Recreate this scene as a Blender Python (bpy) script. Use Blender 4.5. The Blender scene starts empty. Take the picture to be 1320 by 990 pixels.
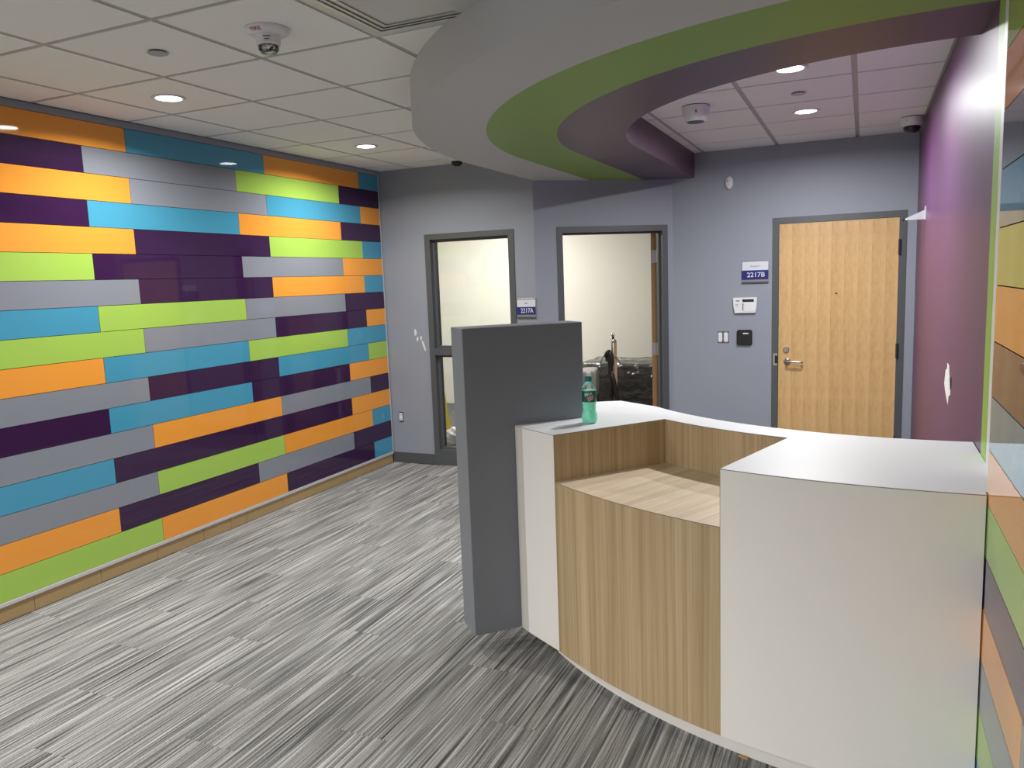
import bpy, bmesh, math, random
from mathutils import Vector, Matrix
random.seed(7)
PI = math.pi
SC = bpy.context.scene
COL = SC.collection

# ------------------------------------------------------------------ camera
cam_data = bpy.data.cameras.new('camera')
cam_data.sensor_fit = 'HORIZONTAL'; cam_data.sensor_width = 36.0; cam_data.lens = 27.4275
cam_data.clip_start = 0.05
cam = bpy.data.objects.new('camera', cam_data); COL.objects.link(cam)
R_ = Vector((0.912693, 0.407027, -0.036341)); U_ = Vector((-0.02065, 0.134756, 0.990664)); F_ = Vector((-0.408124, 0.903421, -0.131396))
cam.matrix_world = Matrix(((R_.x, U_.x, -F_.x, 4.09215), (R_.y, U_.y, -F_.y, 0.0), (R_.z, U_.z, -F_.z, 1.69164), (0, 0, 0, 1)))
SC.camera = cam

# ------------------------------------------------------------------ world, exposure, lights
W = bpy.data.worlds.new('world'); SC.world = W; W.use_nodes = True
W.node_tree.nodes['Background'].inputs[0].default_value = (0.5, 0.5, 0.55, 1)
W.node_tree.nodes['Background'].inputs[1].default_value = 0.02
SC.view_settings.view_transform = 'Standard'; SC.view_settings.look = 'None'
SC.view_settings.exposure = 0.0; SC.view_settings.gamma = 1.0; SC.view_settings.use_curve_mapping = False
SC.cycles.use_denoising = True
SC.cycles.max_bounces = 10; SC.cycles.diffuse_bounces = 6; SC.cycles.glossy_bounces = 5
SC.cycles.transmission_bounces = 8; SC.cycles.transparent_max_bounces = 12
SC.cycles.sample_clamp_indirect = 6.0

P_LOBBY = 29.5      # power of the downlights along the left wall
P_DESK = 42.0       # power of the downlights inside the ring over the desk
P_NEAR = 60.0       # power of the unseen downlights added to brighten the desk front, behind the photographer
P_OFFICE = 88.0    # ceiling panel of the room behind the open door
H = 2.729           # ceiling tile face
WT = 2.7285         # wall tops

# ------------------------------------------------------------------ material helpers
def new_mat(name):
    m = bpy.data.materials.new(name); m.use_nodes = True
    nt = m.node_tree
    return m, nt, nt.nodes['Principled BSDF']

def plain(name, col, rough=0.5, metal=0.0, spec=0.5, bump=0.0, bscale=200.0, emit=None, estr=0.0, coat=0.0):
    m, nt, b = new_mat(name)
    b.inputs['Base Color'].default_value = (*col, 1); b.inputs['Roughness'].default_value = rough
    b.inputs['Metallic'].default_value = metal; b.inputs['Specular IOR Level'].default_value = spec
    b.inputs['Coat Weight'].default_value = coat
    if emit:
        b.inputs['Emission Color'].default_value = (*emit, 1); b.inputs['Emission Strength'].default_value = estr
    if bump:
        tc = nt.nodes.new('ShaderNodeTexCoord'); n = nt.nodes.new('ShaderNodeTexNoise')
        n.inputs['Scale'].default_value = bscale; n.inputs['Detail'].default_value = 3
        bp = nt.nodes.new('ShaderNodeBump'); bp.inputs['Strength'].default_value = bump; bp.inputs['Distance'].default_value = 0.002
        nt.links.new(tc.outputs['Object'], n.inputs['Vector']); nt.links.new(n.outputs['Fac'], bp.inputs['Height'])
        nt.links.new(bp.outputs['Normal'], b.inputs['Normal'])
    return m

def ramp(nt, stops):
    r = nt.nodes.new('ShaderNodeValToRGB'); e = r.color_ramp.elements
    while len(e) < len(stops): e.new(0.5)
    for el, (p, c) in zip(e, stops): el.position = p; el.color = (*c, 1)
    return r

def streak_noise(nt, vec, scale3, rot=(0, 0, 0), detail=4.0, rough=0.6):
    mp = nt.nodes.new('ShaderNodeMapping'); mp.vector_type = 'TEXTURE'
    mp.inputs['Rotation'].default_value = rot
    mp2 = nt.nodes.new('ShaderNodeMapping'); mp2.inputs['Scale'].default_value = scale3
    n = nt.nodes.new('ShaderNodeTexNoise'); n.inputs['Scale'].default_value = 1.0
    n.inputs['Detail'].default_value = detail; n.inputs['Roughness'].default_value = rough
    nt.links.new(vec, mp.inputs['Vector']); nt.links.new(mp.outputs['Vector'], mp2.inputs['Vector'])
    nt.links.new(mp2.outputs['Vector'], n.inputs['Vector'])
    return n.outputs['Fac']

def mixval(nt, a, b, f):
    mx = nt.nodes.new('ShaderNodeMix'); mx.data_type = 'FLOAT'; mx.inputs[0].default_value = f
    nt.links.new(a, mx.inputs[2]); nt.links.new(b, mx.inputs[3])
    return mx.outputs[0]

def wood(name, dark, mid, light, scale3, rot=(0, 0, 0), rough=0.45):
    m, nt, b = new_mat(name)
    tc = nt.nodes.new('ShaderNodeTexCoord')
    a = streak_noise(nt, tc.outputs['Object'], scale3, rot, 5.0, 0.65)
    s2 = tuple(v * 0.22 for v in scale3)
    c = streak_noise(nt, tc.outputs['Object'], s2, rot, 3.0, 0.5)
    f = mixval(nt, a, c, 0.45)
    r = ramp(nt, [(0.33, dark), (0.5, mid), (0.66, light)])
    nt.links.new(f, r.inputs['Fac']); nt.links.new(r.outputs['Color'], b.inputs['Base Color'])
    b.inputs['Roughness'].default_value = rough
    return m

def maple(name):
    m, nt, b = new_mat(name)
    tc = nt.nodes.new('ShaderNodeTexCoord'); sx = nt.nodes.new('ShaderNodeSeparateXYZ')
    nt.links.new(tc.outputs['Object'], sx.inputs[0])
    dv = nt.nodes.new('ShaderNodeMath'); dv.operation = 'DIVIDE'; dv.inputs[1].default_value = 0.1017
    nt.links.new(sx.outputs['X'], dv.inputs[0])
    fl = nt.nodes.new('ShaderNodeMath'); fl.operation = 'FLOOR'; nt.links.new(dv.outputs[0], fl.inputs[0])
    fr = nt.nodes.new('ShaderNodeMath'); fr.operation = 'FRACT'; nt.links.new(dv.outputs[0], fr.inputs[0])
    wn = nt.nodes.new('ShaderNodeTexWhiteNoise'); wn.noise_dimensions = '1D'; nt.links.new(fl.outputs[0], wn.inputs['W'])
    ping = nt.nodes.new('ShaderNodeMath'); ping.operation = 'POWER'; ping.inputs[1].default_value = 1.6
    nt.links.new(fr.outputs[0], ping.inputs[0])
    # every leaf of the veneer shows the same figure: use the position inside the leaf
    cb = nt.nodes.new('ShaderNodeCombineXYZ'); nt.links.new(fr.outputs[0], cb.inputs[0]); nt.links.new(sx.outputs['Z'], cb.inputs[2])
    nz = streak_noise(nt, cb.outputs[0], (3.0, 1.0, 14.0), (0, 0, 0), 4.0, 0.6)
    gr = streak_noise(nt, tc.outputs['Object'], (120.0, 120.0, 3.0), (0, 0, 0), 3.0, 0.6)
    v = mixval(nt, nz, gr, 0.45)
    v2 = mixval(nt, v, ping.outputs[0], 0.16)
    v3 = mixval(nt, v2, wn.outputs['Value'], 0.06)
    r = ramp(nt, [(0.28, (0.49, 0.285, 0.112)), (0.5, (0.62, 0.39, 0.17)), (0.72, (0.71, 0.475, 0.225))])
    nt.links.new(v3, r.inputs['Fac']); nt.links.new(r.outputs['Color'], b.inputs['Base Color'])
    b.inputs['Roughness'].default_value = 0.38
    return m

def carpet(name):
    m, nt, b = new_mat(name)
    tc = nt.nodes.new('ShaderNodeTexCoord'); oi = nt.nodes.new('ShaderNodeObjectInfo')
    ml = nt.nodes.new('ShaderNodeVectorMath'); ml.operation = 'SCALE'; ml.inputs[0].default_value = (37.0, 91.0, 53.0)
    nt.links.new(oi.outputs['Random'], ml.inputs['Scale'])
    ad = nt.nodes.new('ShaderNodeVectorMath'); ad.operation = 'ADD'
    nt.links.new(tc.outputs['Object'], ad.inputs[0]); nt.links.new(ml.outputs[0], ad.inputs[1])
    vec = ad.outputs[0]
    a = streak_noise(nt, vec, (130.0, 1.7, 1.0), (0, 0, 0), 2.6, 0.6)
    c = streak_noise(nt, vec, (62.0, 1.3, 1.0), (0, 0, 0), 2.0, 0.5)
    d = streak_noise(nt, vec, (12.0, 0.9, 1.0), (0, 0, 0), 2.0, 0.5)
    f = mixval(nt, a, c, 0.22); f = mixval(nt, f, d, 0.10)
    # cross ribs of the loop pile
    wv = nt.nodes.new('ShaderNodeTexNoise'); wv.inputs['Scale'].default_value = 260.0
    nt.links.new(vec, wv.inputs['Vector'])
    f = mixval(nt, f, wv.outputs['Fac'], 0.16)
    r = ramp(nt, [(0.37, (0.042, 0.042, 0.042)), (0.455, (0.145, 0.144, 0.142)), (0.53, (0.27, 0.268, 0.262)), (0.64, (0.52, 0.51, 0.50))])
    nt.links.new(f, r.inputs['Fac']); nt.links.new(r.outputs['Color'], b.inputs['Base Color'])
    b.inputs['Roughness'].default_value = 0.95; b.inputs['Specular IOR Level'].default_value = 0.1
    bp = nt.nodes.new('ShaderNodeBump'); bp.inputs['Strength'].default_value = 0.5; bp.inputs['Distance'].default_value = 0.003
    nt.links.new(f, bp.inputs['Height']); nt.links.new(bp.outputs['Normal'], b.inputs['Normal'])
    return m

def clear_film(name, tint=(1, 1, 1), gloss=0.12, rough=0.12, bump=0.0, scale=9.0, haze=0.0):
    m, nt, b = new_mat(name); nt.nodes.remove(b)
    out = nt.nodes['Material Output']
    tr = nt.nodes.new('ShaderNodeBsdfTransparent'); tr.inputs['Color'].default_value = (*tint, 1)
    gl = nt.nodes.new('ShaderNodeBsdfGlossy'); gl.inputs['Roughness'].default_value = rough
    fr = nt.nodes.new('ShaderNodeFresnel'); fr.inputs['IOR'].default_value = 1.5
    ad = nt.nodes.new('ShaderNodeMath'); ad.operation = 'ADD'; ad.inputs[1].default_value = gloss; ad.use_clamp = True
    nt.links.new(fr.outputs[0], ad.inputs[0])
    mx = nt.nodes.new('ShaderNodeMixShader')
    nt.links.new(ad.outputs[0], mx.inputs['Fac']); nt.links.new(tr.outputs[0], mx.inputs[1]); nt.links.new(gl.outputs[0], mx.inputs[2])
    last = mx.outputs[0]
    if haze:
        df = nt.nodes.new('ShaderNodeBsdfDiffuse'); df.inputs['Color'].default_value = (0.75, 0.75, 0.73, 1)
        m2 = nt.nodes.new('ShaderNodeMixShader'); m2.inputs['Fac'].default_value = haze
        nt.links.new(last, m2.inputs[1]); nt.links.new(df.outputs[0], m2.inputs[2]); last = m2.outputs[0]
    if bump:
        tc = nt.nodes.new('ShaderNodeTexCoord')
        n = nt.nodes.new('ShaderNodeTexNoise'); n.inputs['Scale'].default_value = scale; n.inputs['Detail'].default_value = 4
        n.inputs['Distortion'].default_value = 1.5
        nt.links.new(tc.outputs['Object'], n.inputs['Vector'])
        bp = nt.nodes.new('ShaderNodeBump'); bp.inputs['Strength'].default_value = bump; bp.inputs['Distance'].default_value = 0.06
        nt.links.new(n.outputs['Fac'], bp.inputs['Height'])
        nt.links.new(bp.outputs['Normal'], gl.inputs['Normal']); nt.links.new(bp.outputs['Normal'], fr.inputs['Normal'])
    nt.links.new(last, out.inputs['Surface'])
    return m

M = {}
M['wall'] = plain('wall_paint', (0.275, 0.296, 0.345), 0.55, bump=0.06, bscale=350)
M['panel_paint'] = plain('dark_gray_paint', (0.182, 0.195, 0.218), 0.55, bump=0.06, bscale=350)
M['chamfer_strip'] = plain('darker_laminate', (0.62, 0.59, 0.54), 0.5)  # darker than the white laminate next to it
M['cream'] = plain('cream_paint', (0.78, 0.76, 0.70), 0.7, bump=0.05, bscale=300)
M['purple_wall'] = plain('purple_paint', (0.112, 0.036, 0.108), 0.38, spec=0.5, bump=0.12, bscale=260)
M['green_paint'] = plain('green_paint', (0.30, 0.50, 0.055), 0.4, bump=0.05)
M['soffit_gray'] = plain('soffit_gray_paint', (0.50, 0.505, 0.51), 0.6)
M['soffit_green'] = plain('soffit_green_paint', (0.22, 0.35, 0.07), 0.5)
M['soffit_purple'] = plain('soffit_purple_paint', (0.10, 0.055, 0.09), 0.42)
M['tile'] = plain('ceiling_tile_white', (0.86, 0.86, 0.86), 0.9, spec=0.1, bump=0.15, bscale=500)
M['grid'] = plain('ceiling_grid_metal', (0.42, 0.415, 0.41), 0.5)  # gray darkened to carry the shade in the reveals between tiles
M['frame'] = plain('door_frame_paint', (0.082, 0.088, 0.094), 0.42)
M['base'] = plain('rubber_base', (0.075, 0.078, 0.085), 0.5)
M['tan'] = plain('tan_board', (0.36, 0.25, 0.115), 0.8, bump=0.2, bscale=120)
M['alu'] = plain('aluminium_trim', (0.60, 0.60, 0.61), 0.4, metal=0.25)
M['white_trim'] = plain('white_trim', (0.75, 0.76, 0.73), 0.4)
M['black'] = plain('black_plastic', (0.012, 0.012, 0.013), 0.35)
M['dark_gap'] = plain('dark_backing', (0.012, 0.011, 0.012), 0.8)
M['white'] = plain('white_plastic', (0.74, 0.74, 0.75), 0.35)
M['metal'] = plain('satin_steel', (0.55, 0.54, 0.52), 0.3, metal=1.0)
M['dark_hinge'] = plain('dark_hinge', (0.05, 0.05, 0.055), 0.4, metal=0.5)
M['chrome'] = plain('chrome', (0.75, 0.75, 0.74), 0.12, metal=1.0)
M['hinge'] = plain('hinge_steel', (0.42, 0.42, 0.43), 0.4, metal=0.9)
M['laminate'] = plain('white_laminate', (0.85, 0.825, 0.775), 0.5, bump=0.08, bscale=600)
M['top'] = plain('white_worktop', (0.73, 0.735, 0.745), 0.42, bump=0.04, bscale=500)
M['seam'] = plain('laminate_seam', (0.06, 0.045, 0.03), 0.6)
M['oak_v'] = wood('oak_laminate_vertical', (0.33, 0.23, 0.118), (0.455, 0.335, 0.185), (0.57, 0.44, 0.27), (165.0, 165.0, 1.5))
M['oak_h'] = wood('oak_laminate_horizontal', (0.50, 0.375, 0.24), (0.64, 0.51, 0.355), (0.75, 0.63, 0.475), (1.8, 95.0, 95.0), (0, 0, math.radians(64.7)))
M['door'] = maple('maple_veneer')
M['door_edge'] = plain('door_edge_wood', (0.36, 0.19, 0.075), 0.5)
M['carpet'] = carpet('streaked_carpet')
M['carpet_plain'] = plain('carpet_plain', (0.13, 0.13, 0.128), 0.95, spec=0.1)
M['blue'] = plain('sign_blue', (0.016, 0.022, 0.16), 0.35)
M['sign_white'] = plain('sign_white', (0.66, 0.68, 0.74), 0.35)
M['sign_metal'] = plain('sign_metal', (0.36, 0.34, 0.34), 0.35, metal=0.6)
M['text_gray'] = plain('text_gray', (0.12, 0.12, 0.14), 0.5)
M['text_red'] = plain('text_red', (0.45, 0.03, 0.02), 0.5)
M['lcd'] = plain('lcd_dark', (0.02, 0.025, 0.03), 0.2)
M['glass'] = clear_film('window_glass', (0.96, 0.98, 0.97), 0.0, 0.0)
M['plastic_clear'] = clear_film('clear_plastic', (0.93, 0.96, 0.96), 0.05, 0.05)
M['film'] = clear_film('plastic_sheeting', (0.86, 0.86, 0.85), 0.06, 0.16, bump=1.0, scale=7.0, haze=0.05)
M['furn'] = plain('dark_upholstery', (0.022, 0.022, 0.023), 0.8)
M['lens'] = plain('lamp_lens', (0.9, 0.9, 0.9), 0.4, emit=(1.0, 0.98, 0.95), estr=14.0)
M['panel_lamp'] = plain('panel_lens', (0.9, 0.9, 0.9), 0.4, emit=(1.0, 0.93, 0.8), estr=4.0)
GL = dict(rough=0.035, spec=0.5, coat=0.0)
PC = {'O': plain('panel_orange', (0.80, 0.32, 0.045), **GL), 'P': plain('panel_purple', (0.036, 0.012, 0.052), **GL),
      'B': plain('panel_blue', (0.06, 0.29, 0.44), **GL), 'G': plain('panel_green', (0.34, 0.54, 0.09), **GL),
      'Y': plain('panel_gray', (0.225, 0.245, 0.285), **GL)}

# ------------------------------------------------------------------ mesh helpers
def link(name, bm, mat, parent=None, loc=None, smooth=False):
    me = bpy.data.meshes.new(name)
    bmesh.ops.recalc_face_normals(bm, faces=bm.faces[:])
    bm.to_mesh(me); bm.free()
    if smooth:
        for p in me.polygons: p.use_smooth = True
    mats = mat if isinstance(mat, (list, tuple)) else [mat]
    for mm in mats: me.materials.append(mm)
    o = bpy.data.objects.new(name, me); COL.objects.link(o)
    if parent: o.parent = parent
    if loc is not None: o.location = loc
    return o

def auto_smooth(o, ang=40):
    me = o.data
    for p in me.polygons: p.use_smooth = True
    bm = bmesh.new(); bm.from_mesh(me)
    for e in bm.edges:
        if len(e.link_faces) == 2 and e.calc_face_angle(0) > math.radians(ang): e.smooth = False
    bm.to_mesh(me); bm.free()
    return o

def box(bm, x0, x1, y0, y1, z0, z1, bevel=0.0, T=None):
    m = Matrix.Translation(((x0 + x1) / 2, (y0 + y1) / 2, (z0 + z1) / 2)) @ Matrix.Diagonal((abs(x1 - x0), abs(y1 - y0), abs(z1 - z0), 1))
    r = bmesh.ops.create_cube(bm, size=1.0, matrix=(T @ m) if T else m)
    if bevel:
        es = list({e for v in r['verts'] for e in v.link_edges})
        bmesh.ops.bevel(bm, geom=es, offset=bevel, segments=2, affect='EDGES', profile=0.5)
    return bm

def B(*a, **k): return box(bmesh.new(), *a, **k)

def prism(bm, pts, z0, z1):
    lo = [bm.verts.new((x, y, z0)) for x, y in pts]; hi = [bm.verts.new((x, y, z1)) for x, y in pts]
    bm.faces.new(lo[::-1]); bm.faces.new(hi)
    n = len(pts)
    for i in range(n):
        j = (i + 1) % n; bm.faces.new((lo[i], lo[j], hi[j], hi[i]))
    return bm

def strip_solid(bm, inner, outer, z0, z1):
    # solid between two polylines with equal point counts
    n = len(inner)
    vi0 = [bm.verts.new((x, y, z0)) for x, y in inner]; vo0 = [bm.verts.new((x, y, z0)) for x, y in outer]
    vi1 = [bm.verts.new((x, y, z1)) for x, y in inner]; vo1 = [bm.verts.new((x, y, z1)) for x, y in outer]
    for i in range(n - 1):
        bm.faces.new((vi0[i], vo0[i], vo0[i + 1], vi0[i + 1])); bm.faces.new((vi1[i], vi1[i + 1], vo1[i + 1], vo1[i]))
        bm.faces.new((vi0[i], vi0[i + 1], vi1[i + 1], vi1[i])); bm.faces.new((vo0[i], vo1[i], vo1[i + 1], vo0[i + 1]))
    bm.faces.new((vi0[0], vi1[0], vo1[0], vo0[0])); bm.faces.new((vi0[-1], vo0[-1], vo1[-1], vi1[-1]))
    return bm

def lathe(bm, prof, n=32, T=None, close=True):
    rings = []
    for r, z in prof:
        if r < 1e-5:
            v = Vector((0, 0, z)); rings.append([bm.verts.new(T @ v if T else v)])
        else:
            ring = []
            for i in range(n):
                a = 2 * PI * i / n; v = Vector((r * math.cos(a), r * math.sin(a), z))
                ring.append(bm.verts.new(T @ v if T else v))
            rings.append(ring)
    for a, b in zip(rings, rings[1:]):
        if len(a) == 1 and len(b) == 1: continue
        for i in range(n):
            j = (i + 1) % n
            if len(a) == 1: bm.faces.new((a[0], b[i], b[j]))
            elif len(b) == 1: bm.faces.new((a[i], b[0], a[j]))
            else: bm.faces.new((a[i], b[i], b[j], a[j]))
    if close:
        for ring in (rings[0], rings[-1]):
            if len(ring) > 2: bm.faces.new(ring)
    return bm

def tube(bm, pts, r, n=10, cap=True):
    pts = [Vector(p) for p in pts]
    rs = r if isinstance(r, (list, tuple)) else [r] * len(pts)
    rings = []; up = Vector((0.13, 0.27, 0.95)).normalized()
    for i, p in enumerate(pts):
        t = (pts[min(i + 1, len(pts) - 1)] - pts[max(i - 1, 0)]).normalized()
        s = t.cross(up)
        if s.length < 1e-3: s = t.cross(Vector((1, 0, 0)))
        s.normalize(); q = t.cross(s)
        rings.append([bm.verts.new(p + rs[i] * (math.cos(2 * PI * k / n) * s + math.sin(2 * PI * k / n) * q)) for k in range(n)])
    for a, b in zip(rings, rings[1:]):
        for k in range(n):
            j = (k + 1) % n; bm.faces.new((a[k], a[j], b[j], b[k]))
    if cap: bm.faces.new(rings[0][::-1]); bm.faces.new(rings[-1])
    return bm

def spline(pts, n=8):
    P = [Vector(p) for p in pts]; out = []
    for i in range(len(P) - 1):
        p0, p1, p2, p3 = P[max(i - 1, 0)], P[i], P[i + 1], P[min(i + 2, len(P) - 1)]
        for k in range(n):
            t = k / n
            out.append(0.5 * (2 * p1 + (p2 - p0) * t + (2 * p0 - 5 * p1 + 4 * p2 - p3) * t * t + (3 * p1 - p0 - 3 * p2 + p3) * t ** 3))
    out.append(P[-1]); return out

def thing(name, label, cat, loc=(0, 0, 0), rz=0.0, group=None):
    o = bpy.data.objects.new(name, None); COL.objects.link(o)
    o.empty_display_size = 0.1
    o.location = loc; o.rotation_euler = (0, 0, rz); o['label'] = label; o['category'] = cat
    if group: o['group'] = group
    return o

def struct(name, bm, mat, **k):
    o = link(name, bm, mat, **k); o['kind'] = 'structure'; return o

def text(name, s, size, mat, parent, loc, rot, extrude=0.0006, width=None, bold=0.0, wrap=None):
    cu = bpy.data.curves.new(name, 'FONT'); cu.body = s; cu.size = size; cu.align_x = 'CENTER'; cu.align_y = 'CENTER'
    cu.extrude = extrude; cu.offset = bold; cu.resolution_u = 3
    tmp = bpy.data.objects.new(name + '_curve', cu); COL.objects.link(tmp)
    dg = bpy.context.evaluated_depsgraph_get()
    me = bpy.data.meshes.new_from_object(tmp.evaluated_get(dg))
    bpy.data.objects.remove(tmp); bpy.data.curves.remove(cu)
    if width:
        xs = [v.co.x for v in me.vertices]; k = width / (max(xs) - min(xs))
        for v in me.vertices: v.co.x *= k
    if wrap: wrap(me)
    me.materials.clear(); me.materials.append(mat)
    o = bpy.data.objects.new(name, me); COL.objects.link(o); o.parent = parent
    o.location = loc; o.rotation_euler = rot
    return o

def seg_matrix(A, Bp):
    # local frame of a wall: x along the wall, y into the wall, z up; origin at A on the face
    d = Vector((Bp[0] - A[0], Bp[1] - A[1], 0)); L = d.length; d.normalize()
    a = math.atan2(d.y, d.x)
    return Matrix.Translation((A[0], A[1], 0)) @ Matrix.Rotation(a, 4, 'Z'), L, a

# ================================================================== SETTING
XR = 4.47      # purple wall face
XP = 4.423     # face of the right hand panels
Y1 = 6.25      # far wall, left part
Y3 = 7.02      # far wall, right part
AX, BX = 1.525, 2.54

floor = struct('floor', B(-2.4, 4.6, -7.0, 9.7, -0.10, -0.004), M['carpet_plain'])
pw, pl = 0.25, 1.0
plank_mesh = {}
def plank(x0, x1, y0, y1):
    w, l = round(x1 - x0, 3), round(y1 - y0, 3)
    if w < 0.03 or l < 0.03: return
    key = (w, l)
    if key not in plank_mesh:
        o = link('carpet_plank', B(-w / 2 + 0.0004, w / 2 - 0.0004, -l / 2 + 0.0004, l / 2 - 0.0004, -0.0035, 0.0), M['carpet'], parent=floor)
        plank_mesh[key] = o.data
    else:
        o = bpy.data.objects.new('carpet_plank', plank_mesh[key]); COL.objects.link(o); o.parent = floor
    o.location = ((x0 + x1) / 2, (y0 + y1) / 2, 0)
for i in range(18):
    off = (i * 0.37) % 1.0
    y = 0.6 - off
    x0, x1 = i * pw, min((i + 1) * pw, 4.42)
    while y < Y1:
        y0, y1 = max(y, 0.9), min(y + pl, Y1)
        if y1 > 0.95 and not (x0 > 3.0 and y0 > 3.3): plank(x0, x1, y0, y1)
        y += pl

# ceiling: exposed grid with lay-in tiles that hang a little below it
ceiling = struct('ceiling', B(-2.4, 4.6, -7.0, 9.7, H + 0.004, H + 0.10), M['grid'])
GX = [0.0] + [0.37 + 0.6096 * i for i in range(7)] + [4.47]
GY = [2.32 + 0.61 * j for j in range(-15, 9)]
tile_mesh = {}
DIFF = (2.1988, 2.32)
for i in range(len(GX) - 1):
    for j in range(len(GY) - 1):
        if abs(GX[i] - DIFF[0]) < 0.01 and abs(GY[j] - DIFF[1]) < 0.01: continue
        w, l = GX[i + 1] - GX[i] - 0.029, GY[j + 1] - GY[j] - 0.029
        key = (round(w, 3), round(l, 3))
        if key not in tile_mesh:
            o = link('ceiling_tile', B(-w / 2, w / 2, -l / 2, l / 2, 0, 0.0039), M['tile'], parent=ceiling); tile_mesh[key] = o.data
        else:
            o = bpy.data.objects.new('ceiling_tile', tile_mesh[key]); COL.objects.link(o); o.parent = ceiling
        o.location = ((GX[i] + GX[i + 1]) / 2, (GY[j] + GY[j + 1]) / 2, H)

# walls of the lobby
wall_left = struct('wall_left', B(-0.14, -0.02, -7.0, Y1, 0, WT), M['wall'])
wall_right = struct('wall_right', B(XR, XR + 0.12, -7.0, Y3 + 0.12, 0, WT), M['purple_wall'])
struct('wall_front', B(-0.14, XR, -7.12, -7.0, 0, WT), M['wall'])

def wall_with_hole(name, A, Bp, u0, u1, ztop, mat, inner, d=0.10):
    T, L, a = seg_matrix(A, Bp); bm = bmesh.new()
    if u0 > 0: box(bm, 0, u0, 0, d, 0, WT, T=T)
    if u1 < L: box(bm, u1, L, 0, d, 0, WT, T=T)
    box(bm, u0, u1, 0, d, ztop, WT, T=T)
    return struct(name, bm, mat), T, L, a
FH = 2.132
wall_back_left, T1, L1, a1 = wall_with_hole('wall_back_left', (-0.14, Y1), (AX, Y1), 0.451 + 0.14, 1.337 + 0.14, FH, M['wall'], None)
wall_back_middle, T2, L2, a2 = wall_with_hole('wall_back_middle', (AX, Y1), (BX, Y3), 0.20, 1.222, FH, M['wall'], None)
wall_back_right, T3, L3, a3 = wall_with_hole('wall_back_right', (BX, Y3), (XR, Y3), 3.385 - BX, 4.40 - BX, FH, M['wall'], None)

# the room behind the window and the open door
struct('wall_office_back', B(-2.4, 3.2, 9.6, 9.7, 0, WT), M['cream'])
struct('wall_office_left', B(-2.4, -2.3, Y1 + 0.13, 9.6, 0, WT), M['cream'])
struct('wall_office_right', B(3.1, 3.2, Y3 + 0.13, 9.6, 0, WT), M['cream'])
struct('wall_office_front', B(-2.3, -0.14, Y1, Y1 + 0.13, 0, WT), M['cream'])

# ---- wall panels -------------------------------------------------------
Z0 = 2.698; RH = 0.1524
ROWS = ['OBOB', 'PYGP', 'OYBO', 'PBOP', 'OPGB', 'GPYO', 'YPOB', 'BGYP', 'GYPO', 'OBGB', 'YPBG', 'PBPO', 'YOYP', 'BPPO', 'YGOB', 'OPYP', 'GOPB']
panel_mesh = {}
def wall_panel(parent, side, y0, y1, z0, z1, col):
    w, h = y1 - y0 - 0.003, z1 - z0 - 0.003
    key = (round(w, 3), round(h, 3), col)
    if key not in panel_mesh:
        bm = B(-0.009, 0.009, -w / 2, w / 2, -h / 2, h / 2)
        o = link('wall_panel', bm, PC[col], parent=parent); panel_mesh[key] = o.data
    else:
        o = bpy.data.objects.new('wall_panel', panel_mesh[key]); COL.objects.link(o); o.parent = parent
    x = -0.009 if side == 'L' else XP + 0.009
    o.location = (x, (y0 + y1) / 2, (z0 + z1) / 2)
YE = 6.222
for k, row in enumerate(ROWS):
    zt = Z0 - k * RH; zb = zt - RH
    if k == 0: zt = 2.687
    j0 = 3.508 if k % 2 == 0 else 3.205
    edges = [j0 - 1.207, j0, j0 + 1.207, j0 + 2.414, YE]
    for q in range(4): wall_panel(wall_left, 'L', edges[q], edges[q + 1], zb, zt, row[q])
    # one more panel towards the camera, just outside the picture
    wall_panel(wall_left, 'L', edges[0] - 1.207, edges[0], zb, zt, 'GOPBY'[(k * 3 + 1) % 5])
for o in ():
    pass
link('panel_backing', B(-0.0199, -0.0182, 0.7, YE, Z0 - 17 * RH, 2.687), M['dark_gap'], parent=wall_left)
link('top_filler', B(-0.02, -0.001, -7.0, Y1, 2.6885, WT), M['wall'], parent=wall_left)
struct('trim_1', B(-0.02, 0.004, -7.0, YE + 0.01, 0.084, 0.1065, bevel=0.002), M['alu'])
struct('trim_2', B(-0.02, 0.004, YE, YE + 0.01, 0.1066, 2.688), M['alu'])
base_left = struct('baseboard_left', B(-0.02, -0.012, -7.0, Y1, 0.0, 0.0835), M['dark_gap'])
bj = [0.6, 1.0, 1.41, 1.82, 2.22, 2.628, 3.041, 3.447, 3.839, 4.094, 4.251, 4.645, 5.062, 5.46, 5.851, 6.222]
for y0, y1 in zip(bj, bj[1:]):
    link('base_block', B(-0.0115, -0.003, y0 + 0.0012, y1 - 0.0012, 0.001, 0.083, bevel=0.001), M['tan'], parent=base_left)

RC = {0: 'P', 1: 'Y', 2: 'G', 3: 'O', 4: 'Y', 5: 'B', 6: 'G', 7: 'O', 8: 'P', 9: 'B', 10: 'O', 11: 'G', 12: 'P', 13: 'O', 14: 'Y', 15: 'G', 16: 'B'}
YR = 2.490
for k in range(17):
    zt = Z0 - k * RH; zb = zt - RH
    if k == 0: zt = 2.687
    j = 1.862 if k % 2 == 1 else 1.56
    wall_panel(wall_right, 'R', j, YR, zb, zt, RC[k])
    wall_panel(wall_right, 'R', j - 1.207, j, zb, zt, 'YOPBG'[(k * 2 + 3) % 5] if k not in (12, 13) else 'Y')
link('panel_backing', B(XP + 0.0185, XR - 0.001, 0.2, YR - 0.003, 0.0, 2.70), M['dark_gap'], parent=wall_right)
struct('trim_3', B(XP + 0.002, XR, YR, YR + 0.006, 0.0, 2.70), M['frame'])
struct('trim_4', B(XR - 0.004, XR, 2.70, 2.872, 0.0, 2.52, bevel=0.001), M['white_trim'])
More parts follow.
